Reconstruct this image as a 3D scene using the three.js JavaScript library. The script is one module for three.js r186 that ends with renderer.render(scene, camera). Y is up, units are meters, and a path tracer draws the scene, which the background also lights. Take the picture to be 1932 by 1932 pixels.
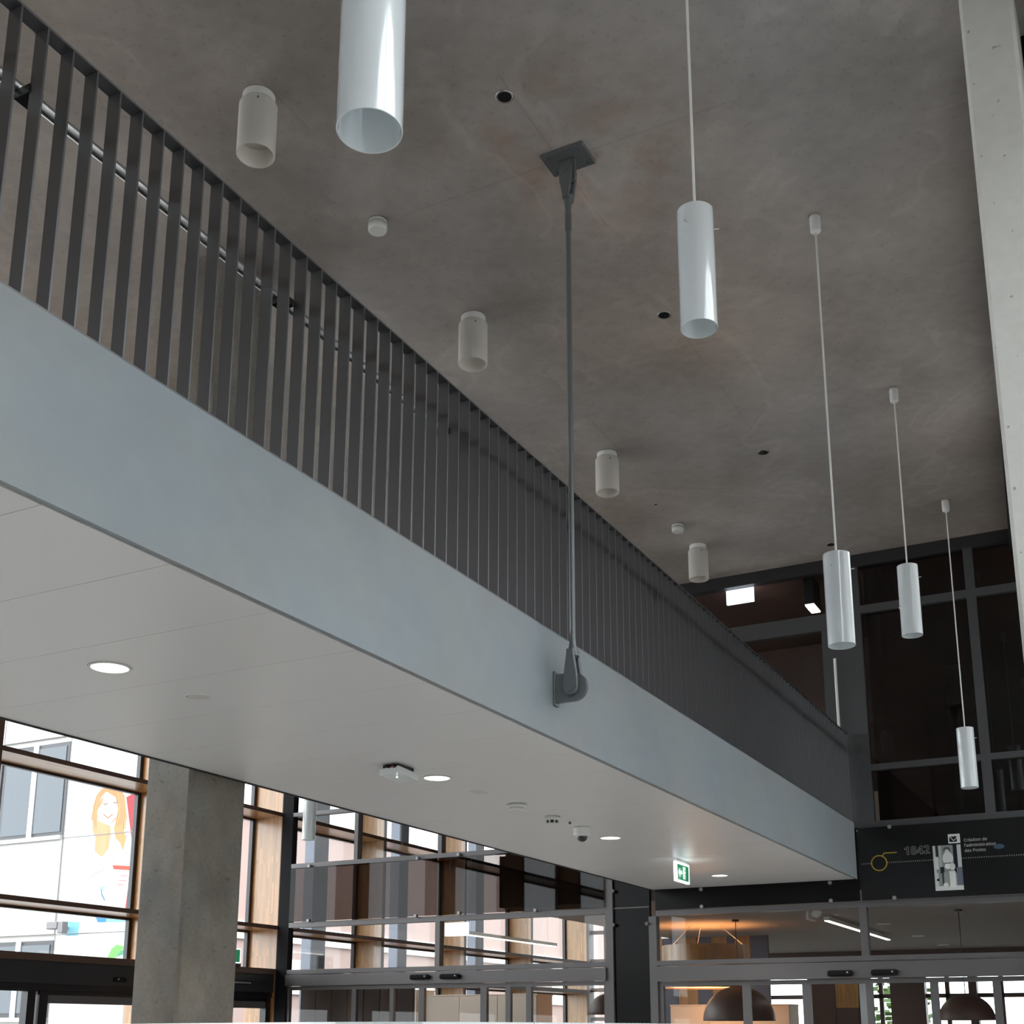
import * as THREE from 'three';
import { mergeGeometries } from 'three/addons/utils/BufferGeometryUtils.js';
import { RoundedBoxGeometry } from 'three/addons/geometries/RoundedBoxGeometry.js';
import { RectAreaLightUniformsLib } from 'three/addons/lights/RectAreaLightUniformsLib.js';
RectAreaLightUniformsLib.init();

// ---------------------------------------------------------------- camera, sky, exposure
const scene = new THREE.Scene();
const EYE = new THREE.Vector3(0, 1.6, 0), FOCAL = 2341, CX = 966, CY = 1380.5;
const camera = new THREE.PerspectiveCamera(2 * Math.atan(CY / FOCAL) * 180 / Math.PI, 1, 0.05, 400);
camera.position.copy(EYE);
camera.rotation.set(0.2355, 0.4838, 0.0013, 'YXZ');
camera.setViewOffset(2 * CY, 2 * CY, CY - CX, 0, 1932, 1932);   // the lens is shifted: the photograph is the upper part of a taller frame
camera.updateMatrixWorld(true);
scene.background = new THREE.Color().setRGB(0.97, 1.0, 1.05);     // even overcast sky
const renderer = new THREE.WebGLRenderer({ antialias: true });
renderer.toneMapping = THREE.LinearToneMapping;
renderer.toneMappingExposure = 7.4;
renderer.shadowMap.enabled = true;

// ---------------------------------------------------------------- dimensions (metres)
const CEIL = 7.0285, ZB = -13.99, SOF = 3.2215, FTOP = 3.8545, RAIL = 4.868, XF = -3.0, XL = -5.44;
const XWI = -11.05, XWG = -11.57;                                // wooden fins: inner edge, glass
const REAR = 5.5;

// ---------------------------------------------------------------- helpers
let seed = 7;
const rnd = () => (seed = (seed * 16807) % 2147483647) / 2147483647;
const names = new Map();
function numbered(n) { const k = names.get(n) || 0; names.set(n, k + 1); return k ? n + '_' + String(k).padStart(3, '0') : n; }
function thing(name, label, category, pos = [0, 0, 0], group) {
  const o = new THREE.Group(); o.name = numbered(name); o.position.set(...pos);
  o.userData = { label, category }; if (group) o.userData.group = group;
  scene.add(o); return o;
}
function structure(name, label, category) {
  const o = new THREE.Group(); o.name = numbered(name); o.userData = { label, category, kind: 'structure' }; scene.add(o); return o;
}
function mesh(name, geo, mat, parent) {
  const m = new THREE.Mesh(geo, mat); m.name = name; m.castShadow = m.receiveShadow = true; parent.add(m); return m;
}
// box with uv in metres
function boxGeo(x0, x1, y0, y1, z0, z1) {
  const g = new THREE.BoxGeometry(x1 - x0, y1 - y0, z1 - z0), p = g.attributes.position, n = g.attributes.normal, uv = g.attributes.uv;
  g.translate((x0 + x1) / 2, (y0 + y1) / 2, (z0 + z1) / 2);
  for (let i = 0; i < p.count; i++) {
    const ax = Math.abs(n.getX(i)), ay = Math.abs(n.getY(i));
    if (ax > 0.5) uv.setXY(i, p.getZ(i), p.getY(i)); else if (ay > 0.5) uv.setXY(i, p.getX(i), p.getZ(i)); else uv.setXY(i, p.getX(i), p.getY(i));
  }
  return g;
}
const box = (name, parent, mat, x0, x1, y0, y1, z0, z1) => mesh(name, boxGeo(Math.min(x0, x1), Math.max(x0, x1), Math.min(y0, y1), Math.max(y0, y1), Math.min(z0, z1), Math.max(z0, z1)), mat, parent);
// box with eased edges
function rbox(name, parent, mat, x0, x1, y0, y1, z0, z1, r = 0.006) {
  const g = new RoundedBoxGeometry(Math.abs(x1 - x0), Math.abs(y1 - y0), Math.abs(z1 - z0), 2, r);
  g.translate((x0 + x1) / 2, (y0 + y1) / 2, (z0 + z1) / 2);
  return mesh(name, g, mat, parent);
}
function cylGeo(r0, r1, y0, y1, x = 0, z = 0, seg = 24) { const g = new THREE.CylinderGeometry(r1, r0, y1 - y0, seg); g.translate(x, (y0 + y1) / 2, z); return g; }
const lathe = (pts, seg = 40) => new THREE.LatheGeometry(pts.map(([r, y]) => new THREE.Vector2(r, y)), seg);
function bar(a, b, r, seg = 12) {
  const A = new THREE.Vector3(...a), B = new THREE.Vector3(...b), d = B.clone().sub(A), g = new THREE.CylinderGeometry(r, r, d.length(), seg);
  g.applyQuaternion(new THREE.Quaternion().setFromUnitVectors(new THREE.Vector3(0, 1, 0), d.clone().normalize())); g.translate(...A.add(B).multiplyScalar(0.5).toArray()); return g;
}
// pane: a sheet of glass in a plane of constant z or x
function paneZ(parent, mat, x0, x1, y0, y1, z, name = 'pane') { const g = new THREE.PlaneGeometry(x1 - x0, y1 - y0); g.translate((x0 + x1) / 2, (y0 + y1) / 2, z); return mesh(name, g, mat, parent); }
function paneX(parent, mat, x, y0, y1, z0, z1, name = 'pane') { const g = new THREE.PlaneGeometry(Math.abs(z1 - z0), y1 - y0); g.rotateY(Math.PI / 2); g.translate(x, (y0 + y1) / 2, (z0 + z1) / 2); return mesh(name, g, mat, parent); }
// point seen at a pixel of the photograph, on the plane z = const (surveying aid)
function atZ(u, v, z) { const d = new THREE.Vector3((u - CX) / FOCAL, -(v - CY) / FOCAL, -1).applyEuler(camera.rotation); return EYE.clone().addScaledVector(d, z / d.z); }

// ---------------------------------------------------------------- procedural textures
const perm = new Uint8Array(512); { const a = [...Array(256).keys()]; for (let i = 255; i > 0; i--) { const j = Math.floor(rnd() * (i + 1)); [a[i], a[j]] = [a[j], a[i]]; } for (let i = 0; i < 512; i++) perm[i] = a[i & 255]; }
function vnoise(x, y, px = 256, py = 256) {
  const xi = Math.floor(x), yi = Math.floor(y), fx = x - xi, fy = y - yi, m = (v, p) => ((v % p) + p) % p;
  const h = (i, j) => perm[perm[m(i, px) & 255] + (m(j, py) & 255)] / 255, s = fx * fx * (3 - 2 * fx), t = fy * fy * (3 - 2 * fy);
  return (h(xi, yi) * (1 - s) + h(xi + 1, yi) * s) * (1 - t) + (h(xi, yi + 1) * (1 - s) + h(xi + 1, yi + 1) * s) * t;
}
function fbm(x, y, o = 4, px = 256, py = 256) { let v = 0, a = 0.5; for (let i = 0; i < o; i++) { v += a * vnoise(x + i * 17, y + i * 31, px, py); x *= 2; y *= 2; px *= 2; py *= 2; a *= 0.5; } return v / (1 - Math.pow(0.5, o)); }
function dataTex(w, h, fn, srgb = true) {
  const d = new Uint8Array(w * h * 4);
  for (let j = 0; j < h; j++) for (let i = 0; i < w; i++) { const c = fn(i, j), k = (j * w + i) * 4; d[k] = Math.max(0, Math.min(255, c[0])); d[k + 1] = Math.max(0, Math.min(255, c[1])); d[k + 2] = Math.max(0, Math.min(255, c[2])); d[k + 3] = 255; }
  const t = new THREE.DataTexture(d, w, h); t.magFilter = THREE.LinearFilter; t.minFilter = THREE.LinearMipmapLinearFilter; t.generateMipmaps = true; t.wrapS = t.wrapT = THREE.RepeatWrapping;
  if (srgb) t.colorSpace = THREE.SRGBColorSpace; t.needsUpdate = true; return t;
}
const tileMap = (t, sx, sy) => { const c = t.clone(); c.repeat.set(1 / sx, 1 / sy); c.needsUpdate = true; return c; };

// cast concrete of the ceiling: cloudy patches, pale laitance veins, rust bleeding round the hanger plate, formwork joints
const CX0 = -12, CX1 = 1.5, CZ0 = -14.2, CZ1 = 5.8;
const ceilTex = dataTex(1400, 2048, (i, j) => {
  const x = CX0 + (CX1 - CX0) * (i + 0.5) / 1400, z = CZ0 + (CZ1 - CZ0) * (j + 0.5) / 2048;
  const big = fbm(x * 0.55 + 40, z * 0.4 + 60, 5), mid = fbm(x * 1.7 + 9, z * 1.2 + 90, 4), fine = fbm(x * 14 + 3, z * 14 + 5, 2);
  const w = fbm(x * 0.9 + 5, z * 0.9 + 77, 3), vein = Math.max(0, 1 - Math.abs(fbm(x * 0.9 + w * 2.2 + 20, z * 0.55 + w * 1.5 + 33, 4) - 0.5) * 26);
  let L = 158 + (big - 0.5) * 84 + (mid - 0.5) * 32 + (fine - 0.5) * 12 + vein * 9 * (mid > 0.45 ? 1 : 0.2);
  const hue = (fbm(x * 0.35 + 70, z * 0.35 + 15, 3) - 0.5);
  let r = L + 6 + hue * 16, g = L - 3, b = L - 9 - hue * 14;
  const dx = x + 2.88, dz = z + 6.25, d = Math.hypot(dx, dz * 0.9), rust = Math.max(0, 1 - d / 1.0) * Math.max(0, fbm(x * 5 + 8, z * 5 + 2, 3) - 0.33) * 2.2;
  r -= rust * 10; g -= rust * 26; b -= rust * 34;
  const grit = fbm(x * 55, z * 55, 1) > 0.86 ? -9 : 0;
  // formwork joints
  const jz = Math.abs(((z + 6.25 + 250) % 2.5) - 0), jx = Math.abs(((x + 2.95 + 125) % 1.25) - 0), on = fbm(x * 0.8 + 11, z * 0.8 + 21, 2);
  const near = Math.hypot(x + 2.9, z + 6.2), line = ((jz < 0.01 && (on > 0.62 || near < 0.5)) || (jx < 0.01 && (on > 0.66 || near < 0.8))) ? -11 : 0;
  return [r + grit + line, g + grit + line, b + grit + line];
});
ceilTex.wrapS = ceilTex.wrapT = THREE.ClampToEdgeWrapping;
const concTex = dataTex(512, 512, (i, j) => {
  const x = i / 64, y = j / 64, L = 150 + (fbm(x * 0.5, y * 0.5, 4, 4, 4) - 0.5) * 60 + (fbm(x * 2, y * 1, 4, 16, 8) - 0.5) * 34 + (fbm(x * 16, y * 16, 2, 128, 128) - 0.5) * 14, hole = vnoise(x * 10, y * 10, 80, 80) > 0.93 ? -22 : 0, h = (fbm(x, y, 2, 8, 8) - 0.5) * 12;
  return [L + hole + 1 + h, L + hole, L + hole - 5 - h];
});
const paleTex = dataTex(512, 512, (i, j) => { const x = i / 64, y = j / 64, v = (fbm(x * 0.5, y * 0.5, 4, 4, 4) - 0.5) * 16 + (fbm(x * 8, y * 8, 2, 64, 64) - 0.5) * 8, hole = vnoise(x * 9, y * 9, 72, 72) > 0.975 ? -60 : 0; return [214 + v + hole, 213 + v + hole, 207 + v + hole]; });
const concBump = dataTex(512, 512, (i, j) => { const x = i / 64, y = j / 64, v = 128 + (fbm(x * 4, y * 4, 4, 32, 32) - 0.5) * 160; return [v, v, v]; }, false);
// laminated oak: narrow vertical staves of differing tone with grain
const woodTex = dataTex(512, 1024, (i, j) => {
  const u = i / 512, v = j / 1024, st = Math.floor(u * 20), seg = Math.floor(v * 3 + perm[st * 7 + 3] / 255), tone = perm[(st * 13 + seg * 57) & 255] / 255, g = fbm(u * 90, v * 5 + st * 3, 3, 90, 5), e = (u * 20) % 1, edge = e < 0.05 ? -10 : 0;
  const k = 0.84 + tone * 0.2 + (g - 0.5) * 0.16;
  return [206 * k + edge, 164 * k + edge, 112 * k * (0.96 + tone * 0.06) + edge];
});
const steelTex = dataTex(512, 512, (i, j) => { const x = i / 64, y = j / 64, v = (fbm(x * 0.5, y * 0.5, 3, 4, 4) - 0.5) * 16 + (fbm(x * 4, y * 4, 3, 32, 32) - 0.5) * 7, h = (fbm(x + 3, y + 5, 2, 8, 8) - 0.5) * 10; return [176 + v - h, 184 + v, 190 + v + h]; });
const floorTex = dataTex(512, 512, (i, j) => { const x = i / 64, y = j / 64, v = (fbm(x, y, 4, 8, 8) - 0.5) * 30 + (vnoise(x * 30, y * 30, 240, 240) - 0.5) * 24; return [156 + v, 152 + v, 147 + v]; });

// ---------------------------------------------------------------- materials
const std = (o) => new THREE.MeshStandardMaterial(o), phy = (o) => new THREE.MeshPhysicalMaterial(o);
const M = {
  ceiling: std({ map: ceilTex, roughness: 0.75, bumpMap: tileMap(concBump, 4, 4), bumpScale: 0.002 }),
  concrete: std({ map: tileMap(concTex, 2.2, 2.2), color: 0xe0d8d2, roughness: 0.8, bumpMap: tileMap(concBump, 2.2, 2.2), bumpScale: 0.003 }),
  paleConcrete: std({ map: tileMap(paleTex, 2.6, 2.6), roughness: 0.75 }),
  steel: std({ map: tileMap(steelTex, 3.1, 3.1), color: 0xd2d2d0, roughness: 0.45 }),
  barDark: std({ color: 0x767678, roughness: 0.36, metalness: 0.85 }),
  inox: std({ color: 0xd4d4d4, roughness: 0.33, metalness: 1 }),
  clamp: std({ color: 0x9a9a9a, roughness: 0.5, metalness: 0.4 }),
  castSteel: std({ color: 0x777b7d, roughness: 0.38, metalness: 0.5 }),
  soffit: std({ color: 0xeae9ea, roughness: 0.38 }),
  gap: std({ color: 0x2a2a2c, roughness: 0.9 }),
  frame: std({ color: 0x625f60, roughness: 0.42, metalness: 0.2 }),
  frameUpperDim: std({ color: 0x4c4c4e, roughness: 0.42, metalness: 0.2 }),  // same metal as frame, colour darkened to stand for the dimmer upper wall
  frameDark: std({ color: 0x343436, roughness: 0.4, metalness: 0.2 }),
  matteBlack: phy({ color: 0x1a1a1c, roughness: 0.85, specularIntensity: 0.35 }),
  black: std({ color: 0x17171a, roughness: 0.35 }),
  wood: phy({ map: tileMap(woodTex, 0.6, 1.3), color: 0xdcc8aa, roughness: 0.42, clearcoat: 0.8, clearcoatRoughness: 0.22 }),
  brownEdge: std({ color: 0x5a4236, roughness: 0.5 }),  // dark brown of the thin strips along the oak front edges
  acrylic: phy({ color: 0xf4f8fa, roughness: 0.12, transmission: 0.36, thickness: 0, clearcoat: 1, clearcoatRoughness: 0.04, side: THREE.DoubleSide }),
  frosted: phy({ color: 0xefece8, roughness: 0.75, transmission: 0.5, thickness: 0, side: THREE.DoubleSide }),
  whitePaint: std({ color: 0xe8e8e6, roughness: 0.45 }),
  whiteGloss: phy({ color: 0xe6ebec, roughness: 0.3, clearcoat: 0.6, clearcoatRoughness: 0.15 }),
  glass: phy({ color: 0xeef3f2, roughness: 0, transmission: 1, thickness: 0, ior: 1.5, side: THREE.DoubleSide }),
  glassBack: phy({ color: 0xe9edec, roughness: 0, transmission: 1, thickness: 0, ior: 1.5, specularIntensity: 0.5, side: THREE.DoubleSide }),
  glassSmoke: phy({ color: 0x9c9a99, roughness: 0, transmission: 1, thickness: 0, ior: 1.5, side: THREE.DoubleSide }),
  plateSmoke: phy({ color: 0x605754, roughness: 0.02, specularIntensity: 0.3, transmission: 1, thickness: 0, ior: 1.5, side: THREE.DoubleSide }),
  plateBlack: phy({ color: 0x141415, roughness: 0.2, specularIntensity: 0.25 }),
  floor: std({ map: tileMap(floorTex, 3, 3), roughness: 0.35 }),
  ground: std({ color: 0x7d7a76, roughness: 0.9 }),
  cream: std({ color: 0xe2cfc0, roughness: 0.6 }),
  brown: std({ color: 0x574039, roughness: 0.45 }),
  brownDeep: std({ color: 0x4a3731, roughness: 0.55 }),
  slate: std({ color: 0x5b5f70, roughness: 0.5 }),
  pinkWall: std({ color: 0x96807a, roughness: 0.9 }),
  paleWall: std({ color: 0xb9b6b3, roughness: 0.9 }),
  rearWall: std({ color: 0x736d68, roughness: 0.8 }),
  plaster: std({ color: 0x9a938f, roughness: 0.9 }),
  leaf: std({ color: 0x54703a, roughness: 0.8 }),
  glow: std({ color: 0xffffff, emissive: 0xfff3e2, emissiveIntensity: 0.4, roughness: 0.5 }),
  glowWarm: std({ color: 0xffe0b0, emissive: 0xffc98a, emissiveIntensity: 0.32, roughness: 0.5 }),
  signWhite: std({ color: 0xffffff, emissive: 0xeaf2ff, emissiveIntensity: 0.3, roughness: 0.4 }),
};

// ---------------------------------------------------------------- the room: floor, ceiling, walls
{
  const f = structure('floor', 'pale grey stone floor of the hall', 'floor');
  box('slab', f, M.floor, -11.6, 1.6, -0.3, 0, -26.2, REAR + 0.3);
  const g = structure('ground', 'grey street paving outside the glass facade', 'ground');
  box('paving', g, M.ground, -90, 60, -0.5, -0.31, -110, 60);
  const c = structure('ceiling', 'cast concrete ceiling slab with cloudy stains above the bridge', 'ceiling');
  const cg = boxGeo(-11.9, 1.5, CEIL, CEIL + 0.45, -14.1, REAR + 0.3), cp = cg.attributes.position, cu = cg.attributes.uv;
  for (let i = 0; i < cp.count; i++) cu.setXY(i, (cp.getX(i) - CX0) / (CX1 - CX0), (cp.getZ(i) - CZ0) / (CZ1 - CZ0));
  mesh('slab', cg, M.ceiling, c);
  const r = structure('wall_rear', 'taupe wall closing the hall behind the viewer', 'wall');
  box('panel', r, M.rearWall, -11.9, 1.5, 0, CEIL, REAR, REAR + 0.3);
}
// right side: dark framed wall running back from the column, glazed to light the far end, and the tall daylight glazing beside the viewer
{
  const w = structure('wall_right', 'dark framed glass side wall running back from the pale column', 'wall');
  const lineX = (z) => -0.47 + (z + 6.52) * 0.087;             // the wall runs slightly askew to the bridge
  const slab = (name, m, z0, z1, y0, y1, d0, d1) => { const g = new THREE.ExtrudeGeometry(new THREE.Shape([[lineX(z0) + d0, z0], [lineX(z0) + d1, z0], [lineX(z1) + d1, z1], [lineX(z1) + d0, z1]].map(([x, z]) => new THREE.Vector2(x, -z))), { depth: y1 - y0, bevelEnabled: false }); g.rotateX(-Math.PI / 2); g.translate(0, y0, 0); return mesh(name, g, m, w); };
  slab('head', M.frameDark, -6.52, -13.98, CEIL - 0.25, CEIL, 0, 0.3); slab('sill', M.frameDark, -6.52, -13.98, 0, 0.12, 0, 0.3); slab('transom', M.frameDark, -6.52, -13.98, 2.55, 2.67, 0.08, 0.2);
  const mz = [-6.56, -8.04, -9.52, -11.0, -12.48, -13.94]; for (const z of mz) slab('mullion', M.frameDark, z + 0.04, z - 0.04, 0.12, CEIL - 0.25, 0.08, 0.2);
  for (let k = 0; k + 1 < mz.length; k++) for (const [y0, y1] of [[0.12, 2.55], [2.67, CEIL - 0.25]]) { const a = mz[k] - 0.04, b = mz[k + 1] + 0.04, g = new THREE.PlaneGeometry(Math.hypot(b - a, lineX(a) - lineX(b)), y1 - y0); g.rotateY(Math.PI / 2 + Math.atan(0.087)); g.translate((lineX(a) + lineX(b)) / 2 + 0.14, (y0 + y1) / 2, (a + b) / 2); mesh('pane', g, M.glass, w); }
  box('return', w, M.frameDark, -0.2, 1.05, 0, CEIL, -6.6, -6.52);
  const v = structure('window_1', 'tall daylight glazing with dark frames beside the pale column', 'window');
  const X = 0.95;
  box('head', v, M.frameDark, X - 0.08, X + 0.1, CEIL - 0.28, CEIL, -6.52, REAR);
  box('sill', v, M.frameDark, X - 0.08, X + 0.1, 0, 0.12, -6.52, REAR);
  box('transom', v, M.frameDark, X - 0.06, X + 0.06, 2.55, 2.67, -6.52, REAR);
  const zs = []; for (let k = 0; k <= 8; k++) zs.push(-6.45 + k * 1.49);
  for (const z of zs) box('mullion', v, M.frameDark, X - 0.08, X + 0.08, 0.12, CEIL - 0.28, z - 0.035, z + 0.035);
  for (let k = 0; k < 8; k++) for (const [a, b] of [[0.12, 2.55], [2.67, CEIL - 0.28]]) paneX(v, M.glass, X, a, b, zs[k] + 0.035, zs[k + 1] - 0.035);
}
// concrete columns
function column(label, mat, x0, x1, z0, z1, y1, c = 0.018) {
  const o = structure('column', label, 'column');
  const s = new THREE.Shape([[x0 + c, z0], [x1 - c, z0], [x1, z0 + c], [x1, z1 - c], [x1 - c, z1], [x0 + c, z1], [x0, z1 - c], [x0, z0 + c]].map(([x, z]) => new THREE.Vector2(x, -z)));
  const g = new THREE.ExtrudeGeometry(s, { depth: y1, bevelEnabled: false }); g.rotateX(-Math.PI / 2);
  const p = g.attributes.position, n = g.attributes.normal, uv = g.attributes.uv;
  for (let i = 0; i < p.count; i++) uv.setXY(i, Math.abs(n.getX(i)) > 0.7 ? p.getZ(i) : p.getX(i), p.getY(i));
  mesh('shaft', g, mat, o); return o;
}
column('grey concrete column rising past the white soffit beside the bridge', M.concrete, -5.855, -5.47, -6.52, -5.97, CEIL);
column('pale smooth concrete column at the edge of the stained ceiling', M.paleConcrete, -0.468, -0.205, -6.5, -5.99, CEIL);

// ---------------------------------------------------------------- wall_back: metal-framed glass partition
{
  const w = structure('wall_back', 'grey metal framed glass partition at the end of the hall', 'wall');
  const F = 0.09, z0 = ZB - 0.11, z1 = ZB;            // frame depth
  const H = (name, x0, x1, y0, y1, m = M.frame, dz = 0) => box(name, w, m, x0, x1, y0, y1, z0, z1 + dz);
  H('corner_post', -11.045, -10.86, 0, CEIL, M.matteBlack);
  H('head_rail', -10.86, -1.0, 6.88, CEIL, M.frameDark);
  // left field
  const yA = [3.80, 3.86], yB = [2.97, 3.04], yL = [2.185, 2.395], yT = [4.535, 4.59];
  H('rail', -10.86, -6.06, yT[0], yT[1]); H('rail', -10.86, -6.06, yA[0], yA[1]); H('rail', -10.86, -6.06, yB[0], yB[1]);
  H('rail', -10.86, -6.06, 2.335, 2.395); H('door_header', -10.86, -6.06, 2.175, 2.325, M.frame, 0.03);
  H('mullion', -9.80, -9.74, yA[1], 6.88); H('mullion', -8.455, -8.40, yA[1], 6.88); H('mullion', -7.13, -7.07, yA[1], 6.88);
  H('mullion', -8.48, -8.41, yL[1], yB[0]); H('mullion', -6.065, -5.97, 0, 6.88); H('mullion', -5.505, -5.41, 0, 2.915);
  const xs = [-10.86, -9.80, -9.74, -8.455, -8.40, -7.13, -7.07, -6.065];
  for (let k = 0; k < 8; k += 2) { paneZ(w, M.glassBack, xs[k], xs[k + 1], yA[1], yT[0], ZB - 0.06); paneZ(w, M.glassBack, xs[k], xs[k + 1], yT[1], 6.88, ZB - 0.06); }
  for (const [a, b] of [[-10.86, -8.48], [-8.41, -6.065]]) { paneZ(w, M.glassBack, a, b, yB[1], yA[0], ZB - 0.07); paneZ(w, M.glassBack, a, b, yL[1], yB[0], ZB - 0.06); }
  // black panel between the two fields
  box('dark_panel', w, M.plateBlack, -5.97, -5.505, 0, 6.88, ZB - 0.1, ZB - 0.04);
  H('bead', -5.97, -5.505, 3.025, 3.04, M.frame, -0.02);
  for (const [x, y] of [[-5.955, 3.24], [-5.955, 2.83], [-5.52, 2.83]]) mesh('knob', (() => { const g = new THREE.CylinderGeometry(0.022, 0.022, 0.03, 16); g.rotateX(Math.PI / 2); g.translate(x, y, ZB + 0.015); return g; })(), M.frame, w);
  // right field
  H('rail', -5.41, -0.9, 3.795, 3.865, M.frameUpperDim); H('rail', -5.41, -0.9, 2.915, 2.98); H('rail', -5.41, -0.9, 2.335, 2.39); H('door_header', -5.41, -0.9, 2.15, 2.325, M.frame, 0.03);
  H('mullion', -3.02, -2.94, 2.39, 2.915);
  H('post', -2.985, -2.79, 3.865, 6.88, M.frameUpperDim); H('mullion', -1.615, -1.515, 3.865, 6.88, M.frameUpperDim);
  H('rail', -2.79, -1.615, 6.30, 6.395, M.frameUpperDim); H('rail', -1.515, -0.9, 6.30, 6.395, M.frameUpperDim); H('rail', -2.79, -1.615, 4.44, 4.51, M.frameUpperDim); H('rail', -1.515, -0.9, 4.44, 4.51, M.frameUpperDim);
  for (const [a, b] of [[-2.79, -1.615], [-1.515, -0.9]]) for (const [c, d] of [[3.865, 4.44], [4.51, 6.30], [6.395, 6.88]]) paneZ(w, M.glassSmoke, a, b, c, d, ZB - 0.06);
  for (const [a, b] of [[-5.41, -3.02], [-2.94, -0.9]]) paneZ(w, M.glassBack, a, b, 2.39, 2.915, ZB - 0.06);
  // upper field beside the bridge door
  H('rail', -6.0, -2.985, 6.16, 6.36, M.frameUpperDim); H('mullion', -5.41, -5.33, 3.865, 6.16, M.frameUpperDim);
  paneZ(w, M.glassBack, -5.97, -2.985, 6.36, 6.88, ZB - 0.06);
  paneZ(w, M.glassBack, -5.33, -4.75, 3.865, 6.16, ZB - 0.06);
}
// doors in the back wall
function slidingDoor(name, label, xs, y1) {   // xs: stile centres
  const d = structure(name, label, 'door');
  for (const [x, hw] of xs) box('stile', d, M.frame, x - hw, x + hw, 0.02, y1, ZB - 0.09, ZB - 0.03);
  for (let k = 0; k + 1 < xs.length; k++) {
    const a = xs[k][0] + xs[k][1], b = xs[k + 1][0] - xs[k + 1][1];
    box('top_rail', d, M.frame, a, b, y1 - 0.05, y1, ZB - 0.09, ZB - 0.03); box('bottom_rail', d, M.frame, a, b, 0.02, 0.1, ZB - 0.09, ZB - 0.03);
    paneZ(d, M.glassBack, a, b, 0.1, y1 - 0.05, ZB - 0.06);
  }
}
slidingDoor('door_1', 'grey framed sliding glass doors below the smoked glass panels', [[-10.84, 0.02], [-9.75, 0.035], [-9.15, 0.03], [-8.69, 0.04], [-7.77, 0.045], [-7.42, 0.035], [-7.13, 0.035], [-6.09, 0.02]], 2.17);
slidingDoor('door_2', 'grey framed sliding glass doors below the timeline panel', [[-5.38, 0.03], [-4.35, 0.045], [-3.66, 0.045], [-2.97, 0.035], [-2.29, 0.04], [-1.66, 0.04], [-0.93, 0.03]], 2.145);
{ // door at the end of the bridge
  const d = structure('door_3', 'grey framed glass door at the end of the bridge', 'door');
  box('jamb', d, M.frameUpperDim, -4.75, -4.5, FTOP, 6.16, ZB - 0.1, ZB); box('jamb', d, M.frameUpperDim, -3.25, -2.985, FTOP, 6.16, ZB - 0.1, ZB);
  paneZ(d, M.glassBack, -4.5, -3.25, FTOP, 6.16, ZB - 0.06);
  mesh('pull_handle', bar([-3.1, 4.25, ZB + 0.06], [-3.1, 5.78, ZB + 0.06], 0.016), M.whitePaint, d);
}
// plates of dark glass held by round clamps in front of the rails
function clampPlate(label, mat, x0, x1, y0, y1, knobs) {
  const t = thing('glass_panel', label, 'glass panel', [0, 0, 0], 'dark glass plates on the back partition');
  if (mat === M.plateSmoke) paneZ(t, mat, x0, x1, y0, y1, ZB + 0.03, 'sheet'); else box('sheet', t, mat, x0, x1, y0, y1, ZB + 0.022, ZB + 0.034);
  for (const [x, y] of knobs) { const g = new THREE.CylinderGeometry(0.021, 0.021, 0.05, 18); g.rotateX(Math.PI / 2); g.translate(x, y, ZB + 0.03); mesh('clamp', g, M.clamp, t); }
  return t;
}
clampPlate('smoked glass plate beside the dark corner post', M.plateSmoke, -10.84, -8.44, 3.045, 3.795, [[-10.52, 3.81], [-10.5, 3.055], [-8.75, 3.81], [-8.76, 3.05]]);
clampPlate('smoked glass plate ending at the black panel', M.plateSmoke, -8.42, -6.07, 3.045, 3.795, [[-8.12, 3.82], [-8.1, 3.06], [-7.0, 3.05]]);
clampPlate('plain black glass plate just under the end of the soffit', M.plateBlack, -5.4, -2.99, 2.985, 3.79, [[-4.82, 3.2], [-4.82, 3.0], [-3.31, 3.2], [-3.31, 3.0]]);
const timeline = clampPlate('black glass plate printed with the 1842 postal timeline', M.plateBlack, -2.97, -0.9, 2.985, 3.79, [[-2.62, 3.78], [-2.62, 3.0]]);

// ---------------------------------------------------------------- wall_left: deep timber facade
const finZ = [-19.27 - 5.24, -19.27 - 2.62, -19.27, -16.65, -14.03, -11.74, -9.06, -6.4, -3.76, -1.12, 1.52, 4.16];
{
  const w = structure('wall_left', 'deep oak framed glass facade beyond the bridge', 'wall');
  const lv = [[2.335, 2.41], [2.955, 3.005], [4.555, 4.605], [6.15, 6.2]];
  for (const z of finZ) { box('fin', w, M.wood, XWG, XWI - 0.012, 0, CEIL, z - 0.035, z + 0.035); box('nosing', w, M.brownEdge, XWI - 0.012, XWI, 0, CEIL, z - 0.037, z + 0.037); }
  for (let k = 0; k + 1 < finZ.length; k++) {
    const a = finZ[k] + 0.035, b = finZ[k + 1] - 0.035, back = b < -14.0, m = M.wood;
    for (const [y0, y1] of lv) { box('transom', w, m, XWG, XWI - 0.014, y0, y1, a, b); box('nosing', w, M.brownEdge, XWI - 0.014, XWI - 0.001, y0 - 0.002, y1 + 0.002, a, b); }
    const ys = [0.05, 2.335, 2.41, 2.955, 3.005, 4.555, 4.605, 6.15, 6.2, CEIL];
    for (let q = back ? 0 : 2; q < 10; q += 2) {
      paneX(w, M.glass, XWG, ys[q], ys[q + 1], a, b);
      box('glazing_bead', w, M.frameDark, XWG - 0.03, XWG + 0.03, ys[q], ys[q + 1], a, a + 0.055); box('glazing_bead', w, M.frameDark, XWG - 0.03, XWG + 0.03, ys[q], ys[q + 1], b - 0.055, b);
      box('glazing_bead', w, M.frameDark, XWG - 0.03, XWG + 0.03, ys[q + 1] - 0.03, ys[q + 1], a + 0.055, b - 0.055);
    }
  }
}
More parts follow.
